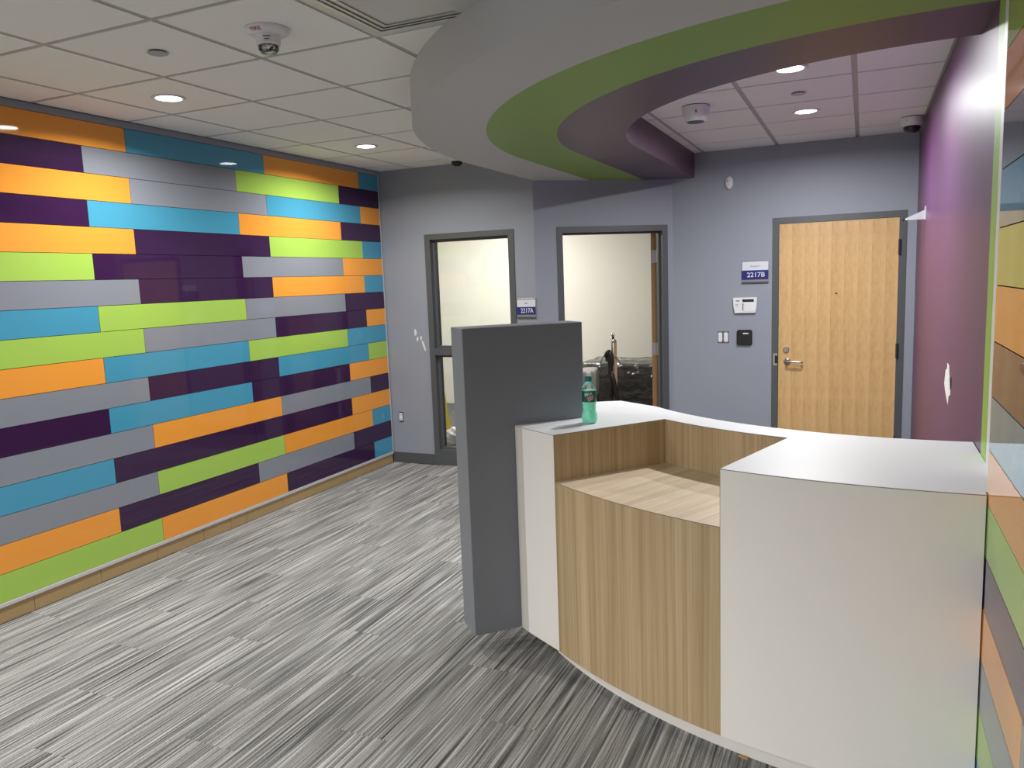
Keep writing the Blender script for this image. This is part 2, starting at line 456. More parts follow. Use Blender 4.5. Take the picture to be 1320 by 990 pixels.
struct('trim_5', B(XR - 0.002, XR, 2.872, 3.01, 0.0, 2.52), M['green_paint'])

# white filler marks
def blob(name, parent, pts, mat, T):
    bm = bmesh.new(); prism(bm, pts, 0, 0.0015); bm.transform(T)
    return link(name, bm, mat, parent=parent)
M['filler'] = plain('white_filler', (0.72, 0.70, 0.67), 0.8, bump=0.3, bscale=90)
Tw = Matrix.Translation((XR, 4.19, 1.13)) @ Matrix(((0, 0, -1, 0), (-1, 0, 0, 0), (0, 1, 0, 0), (0, 0, 0, 1)))
blob('filler_patch', wall_right, [(-0.17, -0.02), (-0.12, 0.055), (-0.06, 0.065), (-0.05, 0.095), (0.02, 0.085), (0.06, 0.04), (0.12, 0.035), (0.125, -0.035), (0.06, -0.05), (0.03, -0.095), (-0.04, -0.075), (-0.11, -0.05)], M['filler'], Tw)
blob('filler_patch', wall_right, [(0.085, 0.04), (0.135, 0.05), (0.15, 0.005), (0.12, -0.01)], M['black'], Matrix.Translation((-0.0012, 0, 0)) @ Tw)
Tl = Matrix.Translation((0.0, Y1, 0.0)) @ Matrix(((1, 0, 0, 0), (0, 0, -1, 0), (0, 1, 0, 0), (0, 0, 0, 1)))
for cx, cz, w, h in ((0.303, 1.247, 0.016, 0.035), (0.322, 1.183, 0.012, 0.026), (0.362, 1.194, 0.010, 0.022), (0.388, 1.125, 0.012, 0.05)):
    pts = [(cx + w * math.cos(a) * random.uniform(0.7, 1.2) - (h if cz < 1.15 else 0) * 0.35 * math.sin(a), cz + h * math.sin(a) * random.uniform(0.75, 1.15)) for a in [2 * PI * i / 9 for i in range(9)]]
    blob('filler_spot', wall_back_left, pts, M['filler'], Tl)

# baseboard on the far wall
struct('baseboard_back', B(0.0, 0.451, Y1 - 0.012, Y1, 0.0, 0.10, bevel=0.003), M['base'])
bm = bmesh.new(); box(bm, 0.0, 0.20, -0.012, 0, 0.0, 0.10, T=T2); struct('baseboard_middle', bm, M['base'])
bm = bmesh.new(); box(bm, 0.0, 3.385 - BX, -0.012, 0, 0.0, 0.10, T=T3); struct('baseboard_right', bm, M['base'])

# ---- window_1 : side light with two panes -----------------------------
T = Matrix.Translation((0, Y1, 0))
x0, x1 = 0.451, 1.337; fw = 0.055
bm = bmesh.new()
box(bm, x0, x0 + fw, -0.008, 0.135, 0, FH, T=T); box(bm, x1 - fw, x1, -0.008, 0.135, 0, FH, T=T)
box(bm, x0 + fw, x1 - fw, -0.008, 0.135, FH - 0.05, FH, T=T)
win = struct('window_1', bm, M['frame'])
link('sill_rail', B(x0 + fw, x1 - fw, Y1 - 0.006, Y1 + 0.13, 0.0, 0.145), M['frame'], parent=win)
link('middle_rail', B(x0 + fw, x1 - fw, Y1 - 0.006, Y1 + 0.13, 1.035, 1.097), M['frame'], parent=win)
def stop_ring(z0, z1, name):
    bm = bmesh.new(); y0, y1 = Y1 + 0.04, Y1 + 0.085; s = 0.022
    box(bm, x0 + fw, x0 + fw + s, y0, y1, z0, z1); box(bm, x1 - fw - s, x1 - fw, y0, y1, z0, z1)
    box(bm, x0 + fw + s, x1 - fw - s, y0, y1, z0, z0 + s); box(bm, x0 + fw + s, x1 - fw - s, y0, y1, z1 - s, z1)
    return link(name, bm, M['frame'], parent=win)
for z0, z1 in ((0.145, 1.035), (1.097, FH - 0.05)):
    st = stop_ring(z0, z1, 'glazing_stop')
    link('glass_pane', B(x0 + fw + 0.012, x1 - fw - 0.012, Y1 + 0.06, Y1 + 0.066, z0 + 0.012, z1 - 0.012), M['glass'], parent=win)

# ---- door_1 : open office door in the slanted wall ---------------------
def door_frame(name, T, u0, u1):
    bm = bmesh.new(); f = 0.052
    box(bm, u0, u0 + f, -0.008, 0.104, 0, FH, T=T); box(bm, u1 - f, u1, -0.008, 0.104, 0, FH, T=T)
    box(bm, u0 + f, u1 - f, -0.008, 0.104, FH - f, FH, T=T)
    s = 0.016
    box(bm, u0 + f, u0 + f + s, 0.05, 0.085, 0, FH - f, T=T); box(bm, u1 - f - s, u1 - f, 0.05, 0.085, 0, FH - f, T=T)
    box(bm, u0 + f + s, u1 - f - s, 0.05, 0.09, FH - f - s, FH - f, T=T)
    return struct(name, bm, M['frame'])
d1 = door_frame('door_1', T2, 0.20, 1.222)
hp = T2 @ Vector((1.222 - 0.050, 0.150, 0))     # hinge line
th = math.radians(97)
TL = Matrix.Translation(hp) @ Matrix.Rotation(th, 4, 'Z')
bm = bmesh.new(); box(bm, 0.006, 0.90, -0.003, 0.042, 0.012, 2.072, T=TL)
leaf = link('door_leaf', bm, M['door_edge'], parent=d1)
for z in (1.86, 1.02, 0.22):
    bm = bmesh.new(); box(bm, 0.0030, 0.0058, -0.003, 0.036, z - 0.057, z + 0.057, T=TL)
    box(bm, 1.1665, 1.1695, 0.060, 0.1465, z - 0.057, z + 0.057, T=T2)
    tube(bm, [TL @ Vector((-0.002, -0.006, z - 0.057)), TL @ Vector((-0.002, -0.006, z + 0.057))], 0.006, 8)
    link('door_hinge', bm, M['hinge'], parent=d1)

# ---- door_2 : closed maple door ---------------------------------------
d2 = door_frame('door_2', T3, 3.385 - BX, 4.40 - BX)
slab = link('door_leaf', B(0.0, 0.907, 0.0, 0.044, 0.0, 2.068), M['door'], parent=d2, loc=(3.4395, Y3 - 0.002, 0.010))
for z in (1.846, 1.015, 0.25):
    bm = bmesh.new(); tube(bm, [(4.352, Y3 - 0.015, z - 0.06), (4.352, Y3 - 0.015, z + 0.06)], 0.0105, 10)
    box(bm, 4.3475, 4.3565, Y3 - 0.010, Y3 - 0.0085, z - 0.055, z + 0.055)
    link('door_hinge', bm, M['dark_hinge'], parent=d2)
RX = Matrix.Rotation(PI / 2, 4, 'X')   # local z -> -y (towards the lobby)
lev = link('door_lever', lathe(bmesh.new(), [(0.0, 0.0), (0.029, 0.0), (0.029, 0.006), (0.024, 0.012), (0.012, 0.014), (0.012, 0.05), (0.0, 0.052)], 24, Matrix.Translation((3.512, Y3 - 0.0025, 0.922)) @ RX), M['metal'], parent=d2, smooth=True)
bm = bmesh.new(); tube(bm, spline([(3.512, Y3 - 0.047, 0.922), (3.545, Y3 - 0.052, 0.922), (3.60, Y3 - 0.052, 0.920), (3.628, Y3 - 0.050, 0.918), (3.634, Y3 - 0.03, 0.917)], 5), 0.009, 10)
link('lever_handle', bm, M['metal'], parent=lev, smooth=True)
link('deadbolt', lathe(bmesh.new(), [(0.0, 0.0), (0.025, 0.0), (0.025, 0.008), (0.02, 0.014), (0.0, 0.015)], 24, Matrix.Translation((3.503, Y3 - 0.0025, 1.022)) @ RX), M['metal'], parent=d2)
link('door_viewer', lathe(bmesh.new(), [(0.0, 0.0), (0.007, 0.0), (0.007, 0.003), (0.0, 0.003)], 12, Matrix.Translation((3.891, Y3 - 0.0025, 1.49)) @ RX), M['black'], parent=d2)
bm = B(3.398, 3.432, Y3 - 0.0105, Y3 - 0.0085, 0.885, 0.99); sp = link('strike_plate', bm, M['metal'], parent=d2)
link('strike_latch', B(3.412, 3.434, Y3 - 0.016, Y3 - 0.0108, 0.905, 0.97), M['black'], parent=d2)

# ---- curved ceiling soffit --------------------------------------------
SCX, SCY, SZ = 4.38, 5.09, 2.520
RAD = [1.65, 2.05, 2.45, 2.845]
def wall_y(x): return Y1 if x < AX else (Y1 + (x - AX) * (Y3 - Y1) / (BX - AX) if x < BX else Y3)
def soffit_path(r, n=56):
    x = SCX - r; yw = wall_y(x) - 0.001
    pts = [(x, SCY + (yw - SCY) * (1 - i / 10)) for i in range(10)]
    aend = PI + PI / 2 + math.asin((XR - SCX) / r)
    for i in range(n + 1):
        a = PI + (aend - PI) * i / n
        pts.append((min(SCX + r * math.cos(a), XR - 0.0005), SCY + r * math.sin(a)))
    return pts
SP = [soffit_path(r) for r in RAD]
soff = struct('ceiling_soffit', strip_solid(bmesh.new(), SP[0], SP[3], SZ + 0.002, H - 0.0005), M['soffit_gray']); auto_smooth(soff)
link('gray_band', strip_solid(bmesh.new(), SP[2], SP[3], SZ, SZ + 0.0019), M['soffit_gray'], parent=soff)
link('green_band', strip_solid(bmesh.new(), SP[1], SP[2], SZ, SZ + 0.0019), M['soffit_green'], parent=soff)
link('purple_band', strip_solid(bmesh.new(), SP[0], SP[1], SZ, SZ + 0.0019), M['soffit_purple'], parent=soff)
o = link('inner_face', strip_solid(bmesh.new(), soffit_path(RAD[0] - 0.003), SP[0], SZ, H - 0.0005), M['soffit_purple'], parent=soff); auto_smooth(o)

# ================================================================== CEILING FITTINGS
def downlight(x, y, power, label, color=(1.0, 0.975, 0.935), first=[None]):
    t = thing('downlight', label, 'light', (x, y, H), 0, 'recessed ceiling downlights')
    if first[0] is None:
        a = link('trim_ring', lathe(bmesh.new(), [(0.066, 0.0), (0.086, 0.0), (0.088, -0.003), (0.080, -0.0075), (0.066, -0.006), (0.066, 0.0)], 40, close=False), M['white'], parent=t, smooth=True)
        b = link('lens', lathe(bmesh.new(), [(0.0, -0.0035), (0.0655, -0.0035), (0.0655, -0.001), (0.0, -0.001)], 40), M['lens'], parent=t)
        first[0] = (a, b)
    else:
        for s in first[0]:
            c = s.copy(); COL.objects.link(c); c.parent = t
    ld = bpy.data.lights.new('downlight_lamp', 'AREA'); ld.shape = 'DISK'; ld.size = 0.125; ld.energy = power
    ld.color = color; ld.spread = math.radians(160 if y < 4 or x < 2 else 172)
    lo = bpy.data.objects.new('downlight_lamp', ld); COL.objects.link(lo); lo.parent = t; lo.location = (0, 0, -0.009)
    return t
downlight(0.675, 3.235, P_LOBBY, 'round glowing downlight above the orange panel at left, near the metal sprinkler cap')
downlight(0.675, 5.07, P_LOBBY, 'round glowing downlight near the far left corner of the ceiling')
downlight(0.675, 1.40, P_LOBBY * 0.8, 'round downlight beside the left panel wall, out of the picture behind the diffuser')
downlight(3.725, 4.46, P_DESK, 'round glowing downlight touching the purple band of the curved soffit', (0.97, 0.985, 1.0))
downlight(3.725, 5.68, P_DESK, 'round glowing downlight inside the soffit ring, nearer the maple door', (0.97, 0.985, 1.0))
downlight(0.675, -0.44, P_NEAR, 'added unseen round downlight behind the camera beside the left wall')  # this and the next four: unseen lamps added as fill for the desk front
downlight(0.675, -2.27, P_NEAR, 'second added unseen round downlight behind the camera beside the left wall')
downlight(2.504, -1.66, P_NEAR * 0.8, 'added unseen round downlight behind the camera in the middle of the lobby')
downlight(2.504, -3.49, P_NEAR * 3.4, 'added unseen round downlight far behind the camera in the middle of the lobby')
downlight(0.675, -4.10, P_NEAR * 2.5, 'added unseen round downlight far behind the camera by the left wall')

M['cover'] = plain('cover_gray', (0.42, 0.42, 0.42), 0.4)
def flat_cap(x, y, label):
    t = thing('sprinkler_cover', label, 'sprinkler', (x, y, H), 0, 'concealed sprinkler covers')
    link('cover_plate', lathe(bmesh.new(), [(0.0, -0.010), (0.041, -0.010), (0.042, -0.008), (0.041, -0.007), (0.0, -0.007)], 32), M['cover'], parent=t)
    link('cover_cup', lathe(bmesh.new(), [(0.0, -0.007), (0.034, -0.007), (0.034, 0.0), (0.0, 0.0)], 24), M['black'], parent=t)
    return t
flat_cap(1.285, 2.62, 'flat round sprinkler cover between the fire strobe and the left downlight')
flat_cap(3.72, 5.08, 'flat round sprinkler cover between the two downlights inside the ring')

# fire strobe
t = thing('fire_strobe', 'white round ceiling fire strobe with clear lens and red lettering', 'alarm', (1.885, 2.625, H))
link('base', lathe(bmesh.new(), [(0.0, 0.0), (0.088, 0.0), (0.086, -0.012), (0.070, -0.024), (0.050, -0.030), (0.0, -0.030)], 40), M['white'], parent=t, smooth=True)
link('housing', lathe(bmesh.new(), [(0.0, -0.030), (0.050, -0.030), (0.047, -0.062), (0.043, -0.066), (0.0, -0.066)], 36), M['white'], parent=t)
link('reflector', lathe(bmesh.new(), [(0.0, -0.066), (0.038, -0.066), (0.030, -0.072), (0.012, -0.079), (0.0, -0.079)], 24), M['chrome'], parent=t)
o = link('flash_tube', B(-0.028, 0.028, -0.006, 0.006, -0.086, -0.0795, bevel=0.002), M['black'], parent=t)
link('lens', lathe(bmesh.new(), [(0.041, -0.066), (0.039, -0.082), (0.030, -0.094), (0.012, -0.098), (0.0, -0.098)], 32, close=False), M['plastic_clear'], parent=t, smooth=True)
cdir = math.atan2(-2.625, 4.092 - 1.885)
lt = text('lettering', 'FIRE', 0.026, M['text_red'], t, (0, 0, 0), (0, 0, 0), extrude=0.0003)
me = lt.data
for k, zz0 in enumerate((-0.040, -0.051)):
    bm = bmesh.new(); box(bm, 0.0490 - 0.0008 * k, 0.0505 - 0.0008 * k, -0.014 + 0.004 * k, 0.014 - 0.004 * k, zz0 - 0.002, zz0 + 0.002, T=Matrix.Rotation(cdir - 0.1, 4, 'Z'))
    link('print_line', bm, M['text_gray'], parent=t)
for v in me.vertices:     # lay the word on the sloping rim of the base, facing the room
    a = cdir - 0.62 + v.co.x / 0.076; r = 0.0785 + v.co.y * 0.8
    zz = -0.0185 + (r - 0.0785) * 0.75
    v.co = (r * math.cos(a), r * math.sin(a), zz - 0.0012)

def cyl_part(name, parent, prof, mat, n=32, smooth=True): return link(name, lathe(bmesh.new(), prof, n), mat, parent=parent, smooth=smooth)
# sensor bowl
t = thing('ceiling_sensor', 'white bowl shaped ceiling sensor with flat gray underside', 'sensor', (3.115, 5.10, H))
cyl_part('gasket', t, [(0.0, 0.0), (0.082, 0.0), (0.084, -0.005), (0.0, -0.005)], M['black'])
o = cyl_part('shell', t, [(0.0, -0.005), (0.086, -0.005), (0.087, -0.018), (0.080, -0.055), (0.062, -0.093), (0.058, -0.096), (0.0, -0.096)], M['white']); auto_smooth(o, 35)
cyl_part('face_disc', t, [(0.0, -0.0962), (0.055, -0.0962), (0.050, -0.100), (0.0, -0.102)], M['frame'])
link('indicator_slot', B(0.078 * math.cos(-1.35) - 0.003, 0.078 * math.cos(-1.35) + 0.003, 0.0825 * math.sin(-1.35) - 0.003, 0.0825 * math.sin(-1.35) + 0.003, -0.055, -0.035), M['black'], parent=t)
# dome cameras
def dome_camera(x, y, label):
    t = thing('dome_camera', label, 'camera', (x, y, H), 0, 'ceiling dome cameras')
    cyl_part('gasket', t, [(0.0, 0.0), (0.072, 0.0), (0.074, -0.005), (0.0, -0.005)], M['black'])
    o = cyl_part('housing', t, [(0.0, -0.005), (0.077, -0.005), (0.078, -0.016), (0.072, -0.05), (0.062, -0.064), (0.0, -0.064)], M['white']); auto_smooth(o, 35)
    cyl_part('dome', t, [(0.056, -0.0645), (0.054, -0.08), (0.045, -0.097), (0.028, -0.108), (0.0, -0.112)], M['dome'])
    link('set_screw', lathe(bmesh.new(), [(0, 0), (0.003, 0), (0.003, 0.002), (0, 0.002)], 8, Matrix.Translation((-0.035, -0.068, -0.03)) @ RX), M['black'], parent=t)
    return t
M['dome'] = plain('smoked_dome', (0.012, 0.012, 0.014), 0.06)
dome_camera(4.383, 6.36, 'white dome camera in the ceiling corner by the purple wall')
t = thing('dome_camera', 'black dome camera peeking from behind the curved soffit, by the far wall', 'camera', (0.885, 6.12, H), 0, 'ceiling dome cameras')
cyl_part('housing', t, [(0.0, 0.0), (0.060, 0.0), (0.060, -0.008), (0.0, -0.008)], M['white'])
cyl_part('dome', t, [(0.0, -0.0082), (0.050, -0.0082), (0.047, -0.024), (0.036, -0.038), (0.018, -0.046), (0.0, -0.048)], M['dome'])

# supply diffuser
t = thing('air_diffuser', 'large square white air diffuser in the ceiling beside the soffit', 'vent', (DIFF[0] + 0.3048, DIFF[1] + 0.305, H))
def sq_frame(name, h0, z0, h1, z1, th=0.002):
    bm = bmesh.new(); q = [(-1, -1), (1, -1), (1, 1), (-1, 1)]
    rows = [[bm.verts.new((s * h, u * h, z)) for s, u in q] for h, z in ((h0, z0), (h1, z1), (h1, z1 + th), (h0, z0 + th))]
    for a, b in zip(rows, rows[1:] + rows[:1]):
        for i in range(4):
            j = (i + 1) % 4; bm.faces.new((a[i], a[j], b[j], b[i]))
    return link(name, bm, M['diff'], parent=t)
M['diff'] = plain('diffuser_white', (0.62, 0.62, 0.61), 0.28)
link('back_plate', B(-0.296, 0.296, -0.296, 0.296, 0.002, 0.005), M['diff'], parent=t)
sq_frame('outer_frame', 0.296, -0.003, 0.262, -0.004)
sq_frame('cone', 0.262, -0.004, 0.226, -0.014); sq_frame('cone', 0.236, -0.006, 0.196, -0.016); sq_frame('cone', 0.206, -0.008, 0.160, -0.018)
link('centre_plate', B(-0.172, 0.172, -0.172, 0.172, -0.013, -0.010, bevel=0.001), M['diff'], parent=t)

# ================================================================== WALL FITTINGS
def sign(name, label, x, y, z, w, h, number, small, ratio):
    t = thing(name, label, 'sign', (x, y, z), 0, 'room number signs')
    link('sign_plate', B(-w / 2, w / 2, -0.010, 0, -h / 2, h / 2, bevel=0.001), M['sign_metal'], parent=t)
    a0, a1 = h / 2 - 0.013, -h / 2 + 0.030
    sp = a1 + (a0 - a1) * ratio
    link('white_insert', B(-w / 2 + 0.004, w / 2 - 0.003, -0.0125, -0.0102, sp, a0), M['sign_white'], parent=t)
    bl = link('blue_insert', B(-w / 2, w / 2 - 0.003, -0.0125, -0.0102, a1, sp - 0.0004), M['blue'], parent=t)
    text('number', number, 0.056, M['sign_white'], t, (0.006, -0.0128, (a1 + sp) / 2), (PI / 2, 0, 0), width=w * 0.66, bold=0.0006)
    text('room_name', small, 0.020, M['text_gray'], t, (0.0, -0.0128, sp + (a0 - sp) * 0.48), (PI / 2, 0, 0), width=w * (0.34 if len(small) > 6 else 0.18))
    link('bottom_rail', B(-w / 2, w / 2, -0.014, -0.0102, -h / 2, -h / 2 + 0.012), M['frame'], parent=t)
sign('room_sign', 'blue and white room number sign 2217B left of the maple door', 3.246, Y3, 1.692, 0.222, 0.195, '2217B', 'Reception', 0.52)
sign('room_sign', 'blue and white room number sign 2217A between the window and the open doorway', 1.436, Y1, 1.450, 0.178, 0.172, '2217A', 'Office', 0.52)

t = thing('alarm_keypad', 'white alarm keypad with small dark display, below the 2217B sign', 'keypad', (3.163, Y3, 1.405))
bm = bmesh.new()
prof = [(-0.100, 0.068), (0.100, 0.068), (0.098, 0.0), (0.089, -0.066), (-0.085, -0.066), (-0.096, 0.0)]
prism(bm, prof, 0, 0.024); bm.transform(RX); bmesh.ops.bevel(bm, geom=bm.edges[:], offset=0.003, segments=2, affect='EDGES')
link('housing', bm, M['white'], parent=t)
link('display', B(-0.02, 0.075, -0.0255, -0.0238, 0.030, 0.053), M['lcd'], parent=t)
link('cover_flap', B(-0.004, 0.088, -0.0265, -0.0242, -0.052, 0.020, bevel=0.001), M['white'], parent=t)
for k in range(4): link('key', B(-0.022, -0.010, -0.027, -0.0242, 0.008 - k * 0.016, 0.016 - k * 0.016), M['text_gray'], parent=t)
for k in range(2): link('indicator', B(-0.078, -0.055, -0.0255, -0.0242, 0.008 - k * 0.014, 0.011 - k * 0.014), M['text_gray'], parent=t)
link('logo_strip', B(-0.072, -0.045, -0.0255, -0.0242, 0.036, 0.047), M['sign_metal'], parent=t)

def device(name, label, x, y, z, w, h, group=None, outlet=False):
    t = thing(name, label, 'outlet' if outlet else 'switch', (x, y, z), 0, group)
    link('box_opening', B(-w / 2 - 0.004, w / 2 + 0.004, -0.002, 0, -h / 2 - 0.012, h / 2 + 0.012), M['black'], parent=t)
    link('yoke', B(-w / 2 + 0.006, w / 2 - 0.006, -0.004, -0.0021, -h / 2 - 0.010, h / 2 + 0.010), M['metal'], parent=t)
    link('face', B(-w / 2, w / 2, -0.012, -0.0041, -h / 2, h / 2, bevel=0.002), M['white'], parent=t)
    if outlet:
        for s in (-1, 1):
            link('socket', B(-0.011, -0.007, -0.0128, -0.0121, s * 0.022 - 0.006, s * 0.022 + 0.006), M['black'], parent=t)
            link('socket', B(0.007, 0.011, -0.0128, -0.0121, s * 0.022 - 0.006, s * 0.022 + 0.006), M['black'], parent=t)
    else:
        link('rocker', B(-w / 2 + 0.005, w / 2 - 0.005, -0.0145, -0.0121, -h / 2 + 0.01, h / 2 - 0.01, bevel=0.001), M['white'], parent=t)
device('wall_switch', 'white rocker switch without cover plate, left of the pair by the card reader', 2.953, Y3, 1.130, 0.036, 0.078, 'uncovered rocker switches')
device('wall_switch', 'white rocker switch without cover plate, right of the pair by the card reader', 3.002, Y3, 1.130, 0.036, 0.078, 'uncovered rocker switches')
device('wall_outlet', 'white duplex outlet without cover plate low on the gray far wall', 0.101, Y1, 0.442, 0.036, 0.070, None, True)

t = thing('card_reader', 'black square card reader with a small white light bar beside the maple door', 'card reader', (3.160, Y3, 1.128))
bm = B(-0.064, 0.064, -0.026, 0, -0.066, 0.066); bmesh.ops.bevel(bm, geom=bm.edges[:], offset=0.008, segments=3, affect='EDGES')
link('housing', bm, M['black'], parent=t)
link('light_bar', B(-0.012, 0.032, -0.0268, -0.0255, 0.030, 0.040), M['white'], parent=t)
link('status_dot', B(0.038, 0.042, -0.0268, -0.0255, 0.031, 0.039), M['sign_metal'], parent=t)

t = thing('motion_detector', 'small white oval motion detector high on the gray wall beside the soffit', 'sensor', (3.03, Y3, 2.452))
bm = lathe(bmesh.new(), [(0.0, 0.0), (1.0, 0.0), (1.0, 0.35), (0.82, 0.75), (0.45, 1.0), (0.0, 1.05)], 28)
bm.transform(RX @ Matrix.Diagonal((0.035, 0.058, 0.036, 1)))
link('housing', bm, M['white'], parent=t, smooth=True)
link('lens_window', lathe(bmesh.new(), [(0.0, 0.0), (0.016, 0.0), (0.013, 0.006), (0.0, 0.008)], 16, Matrix.Translation((0, -0.0365, 0.012)) @ RX), M['sign_white'], parent=t, smooth=True)
link('sensor_slot', B(-0.006, 0.006, -0.0372, -0.034, -0.018, -0.013), M['text_gray'], parent=t)

M['bracket'] = plain('bracket_gray', (0.42, 0.42, 0.44), 0.35)
t = thing('wall_bracket', 'small pale gray triangular wall bracket sticking out of the purple wall', 'bracket', (XR, 6.08, 2.035))
link('mount_plate', B(-0.006, 0, -0.03, 0.03, -0.04, 0.055, bevel=0.001), M['bracket'], parent=t)
bm = bmesh.new(); prism(bm, [(-0.006, -0.033), (-0.006, 0.030), (-0.125, -0.022), (-0.125, -0.033)], -0.016, 0.016); bm.transform(RX)
link('arm', bm, M['bracket'], parent=t)
link('tip', B(-0.142, -0.1252, -0.017, 0.017, -0.036, -0.020, bevel=0.002), M['black'], parent=t)

# ================================================================== RECEPTION DESK
DC = (4.37, 4.80)
def arc(r, a0, a1, n): return [(DC[0] + r * math.cos(math.radians(a0 + (a1 - a0) * i / n)), DC[1] + r * math.sin(math.radians(a0 + (a1 - a0) * i / n))) for i in range(n + 1)]
XW = XR - 0.003
def end_angle(r): return 270 + math.degrees(math.asin((XW - DC[0]) / r))
RO, RI, RB = 2.33, 1.745, 1.59
aA, aB, aBi = 231.8, 252.6, 252.3
desk = thing('reception_desk', 'curved white and oak reception desk with lower oak counter section', 'desk', (3.6, 3.3, 0))
OFS = Vector((-3.6, -3.3, 0))
XF = XP - 0.003
RO_END = arc(RO, aB, 270 + math.degrees(math.asin((XF - DC[0]) / RO)), 22) + [(XF, 2.500), (XW, 2.500)]
def dpart(name, bm, mat, smooth=True):
    o = link(name, bm, mat, parent=desk, loc=OFS)
    if smooth: auto_smooth(o, 25)
    return o
KZ, TZ = 0.10, 1.05
left_side = [(2.925, 3.385), (2.835, 3.485), (2.70, 3.62), (2.69, 3.765), (2.95, 3.896)]
top_outline = [(2.683, 3.136), (2.735, 3.094)] + [arc(RO, aA, aA, 1)[0]] + arc(RI, aA, aBi, 24) + RO_END + arc(RB, end_angle(RB), 221.3, 40) + left_side[::-1]
dpart('worktop', prism(bmesh.new(), top_outline, TZ - 0.0017, TZ), M['top'], False)
dpart('edge_seam', prism(bmesh.new(), top_outline, TZ - 0.0034, TZ - 0.0017), M['seam'], False)
BZ = TZ - 0.0034
lt_out = [(2.683, 3.136), (2.735, 3.094), arc(RO, aA, aA, 1)[0], arc(RI, aA, aA, 1)[0], arc(RB, aA, aA, 1)[0]] + arc(RB, aA - 2, 221.3, 8) + left_side[::-1]
dpart('left_pedestal', prism(bmesh.new(), lt_out, KZ, BZ), M['laminate'], False)
rt_out = RO_END + arc(RB, end_angle(RB), aBi, 20)
dpart('right_pedestal', prism(bmesh.new(), rt_out, KZ, BZ), M['laminate'])
CZ = 0.85
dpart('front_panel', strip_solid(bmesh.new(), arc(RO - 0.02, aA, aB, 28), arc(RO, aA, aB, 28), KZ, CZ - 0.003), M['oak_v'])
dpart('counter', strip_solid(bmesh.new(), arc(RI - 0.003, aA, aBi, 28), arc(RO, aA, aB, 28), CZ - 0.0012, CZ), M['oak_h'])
dpart('counter_core', strip_solid(bmesh.new(), arc(RI - 0.003, aA + 0.2, aBi - 0.2, 28), arc(RO - 0.0003, aA, aB, 28), CZ - 0.003, CZ - 0.0012), M['seam'])
dpart('back_wall', strip_solid(bmesh.new(), arc(RB, aA, aBi, 28), arc(RI - 0.003, aA, aBi, 28), KZ, BZ), M['laminate'])
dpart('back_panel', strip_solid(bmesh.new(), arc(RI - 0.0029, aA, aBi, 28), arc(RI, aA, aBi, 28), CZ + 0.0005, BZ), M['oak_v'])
# oak cladding on the side of the left pedestal
p0, p1 = Vector(arc(RO - 0.001, aA, aA, 1)[0]), Vector(arc(RI, aA, aA, 1)[0]); dn = (p1 - p0).normalized(); nn = Vector((dn.y, -dn.x)) * 0.003
dpart('side_panel', prism(bmesh.new(), [tuple(p0), tuple(p0 + nn), tuple(p1 + nn), tuple(p1)], CZ + 0.0005, BZ), M['oak_v'], False)
q0, q1 = Vector(arc(RO - 0.001, aB, aB, 1)[0]), Vector(arc(RI, aBi, aBi, 1)[0]); dm = (q1 - q0).normalized(); nm = Vector((-dm.y, dm.x)) * 0.003
dpart('side_panel', prism(bmesh.new(), [tuple(q0), tuple(q1), tuple(q1 + nm), tuple(q0 + nm)], CZ + 0.0005, BZ), M['oak_v'], False)
dpart('kick_plate', strip_solid(bmesh.new(), arc(1.70, 227.5, end_angle(1.70), 36), arc(2.243, 227.5, 270 + math.degrees(math.asin((XF - DC[0]) / 2.243)), 36), 0.0, KZ), M['laminate'])
dpart('chamfer_strip', prism(bmesh.new(), [(2.6825, 3.1352), (2.7343, 3.0932), (2.7353, 3.0945), (2.6835, 3.1365)], KZ, BZ), M['chamfer_strip'], False)  # thin facing on the left chamfer, darker than the pedestal
# privacy panel hung on the left end, clear of the floor
TP = Matrix.Translation((2.521, 2.974, 0)) @ Matrix.Rotation(math.radians(45.4), 4, 'Z')
bm = bmesh.new(); box(bm, 0, 0.575, 0, 0.163, 0.10, 1.494, T=TP); bmesh.ops.bevel(bm, geom=bm.edges[:], offset=0.002, segments=1, affect='EDGES')
o = dpart('privacy_panel', bm, M['panel_paint'], False); o['label'] = 'tall gray painted privacy panel'

# scrap of wood by the kick plate
t = thing('wood_scrap', 'tiny tan wood scrap on the carpet against the desk kick', 'scrap', (3.742, 2.632, 0), math.radians(-15))
link('chip', prism(bmesh.new(), [(-0.018, -0.003), (0.0, -0.006), (0.016, -0.005), (0.019, 0.002), (0.003, 0.005), (-0.015, 0.004)], 0.0, 0.005), plain('scrap_wood', (0.5, 0.28, 0.11), 0.7), parent=t)

# ---- bottle ------------------------------------------------------------
bt = thing('drink_bottle', 'clear soda bottle of mint green drink with teal cap on the desk', 'bottle', (2.992, 3.262, TZ))
outer = [(0.0, 0.006), (0.018, 0.002), (0.026, 0.0), (0.031, 0.006), (0.0345, 0.022), (0.0345, 0.037), (0.031, 0.049), (0.0283, 0.059), (0.0283, 0.066), (0.0308, 0.072), (0.0296, 0.080), (0.0315, 0.090), (0.0322, 0.096), (0.0322, 0.148), (0.033, 0.151), (0.0322, 0.158), (0.028, 0.170), (0.020, 0.181), (0.0145, 0.187), (0.0125, 0.189), (0.0125, 0.203)]
liq = [(r, z) for r, z in outer if z < 0.149] + [(0.0, 0.148)]
M['drink'] = plain('mint_drink', (0.28, 0.86, 0.62), 0.15)
b = M['drink'].node_tree.nodes['Principled BSDF']; b.inputs['Subsurface Weight'].default_value = 0.9
b.inputs['Subsurface Radius'].default_value = (1.0, 1.0, 1.0); b.inputs['Subsurface Scale'].default_value = 0.03
bm = lathe(bmesh.new(), liq, 40)
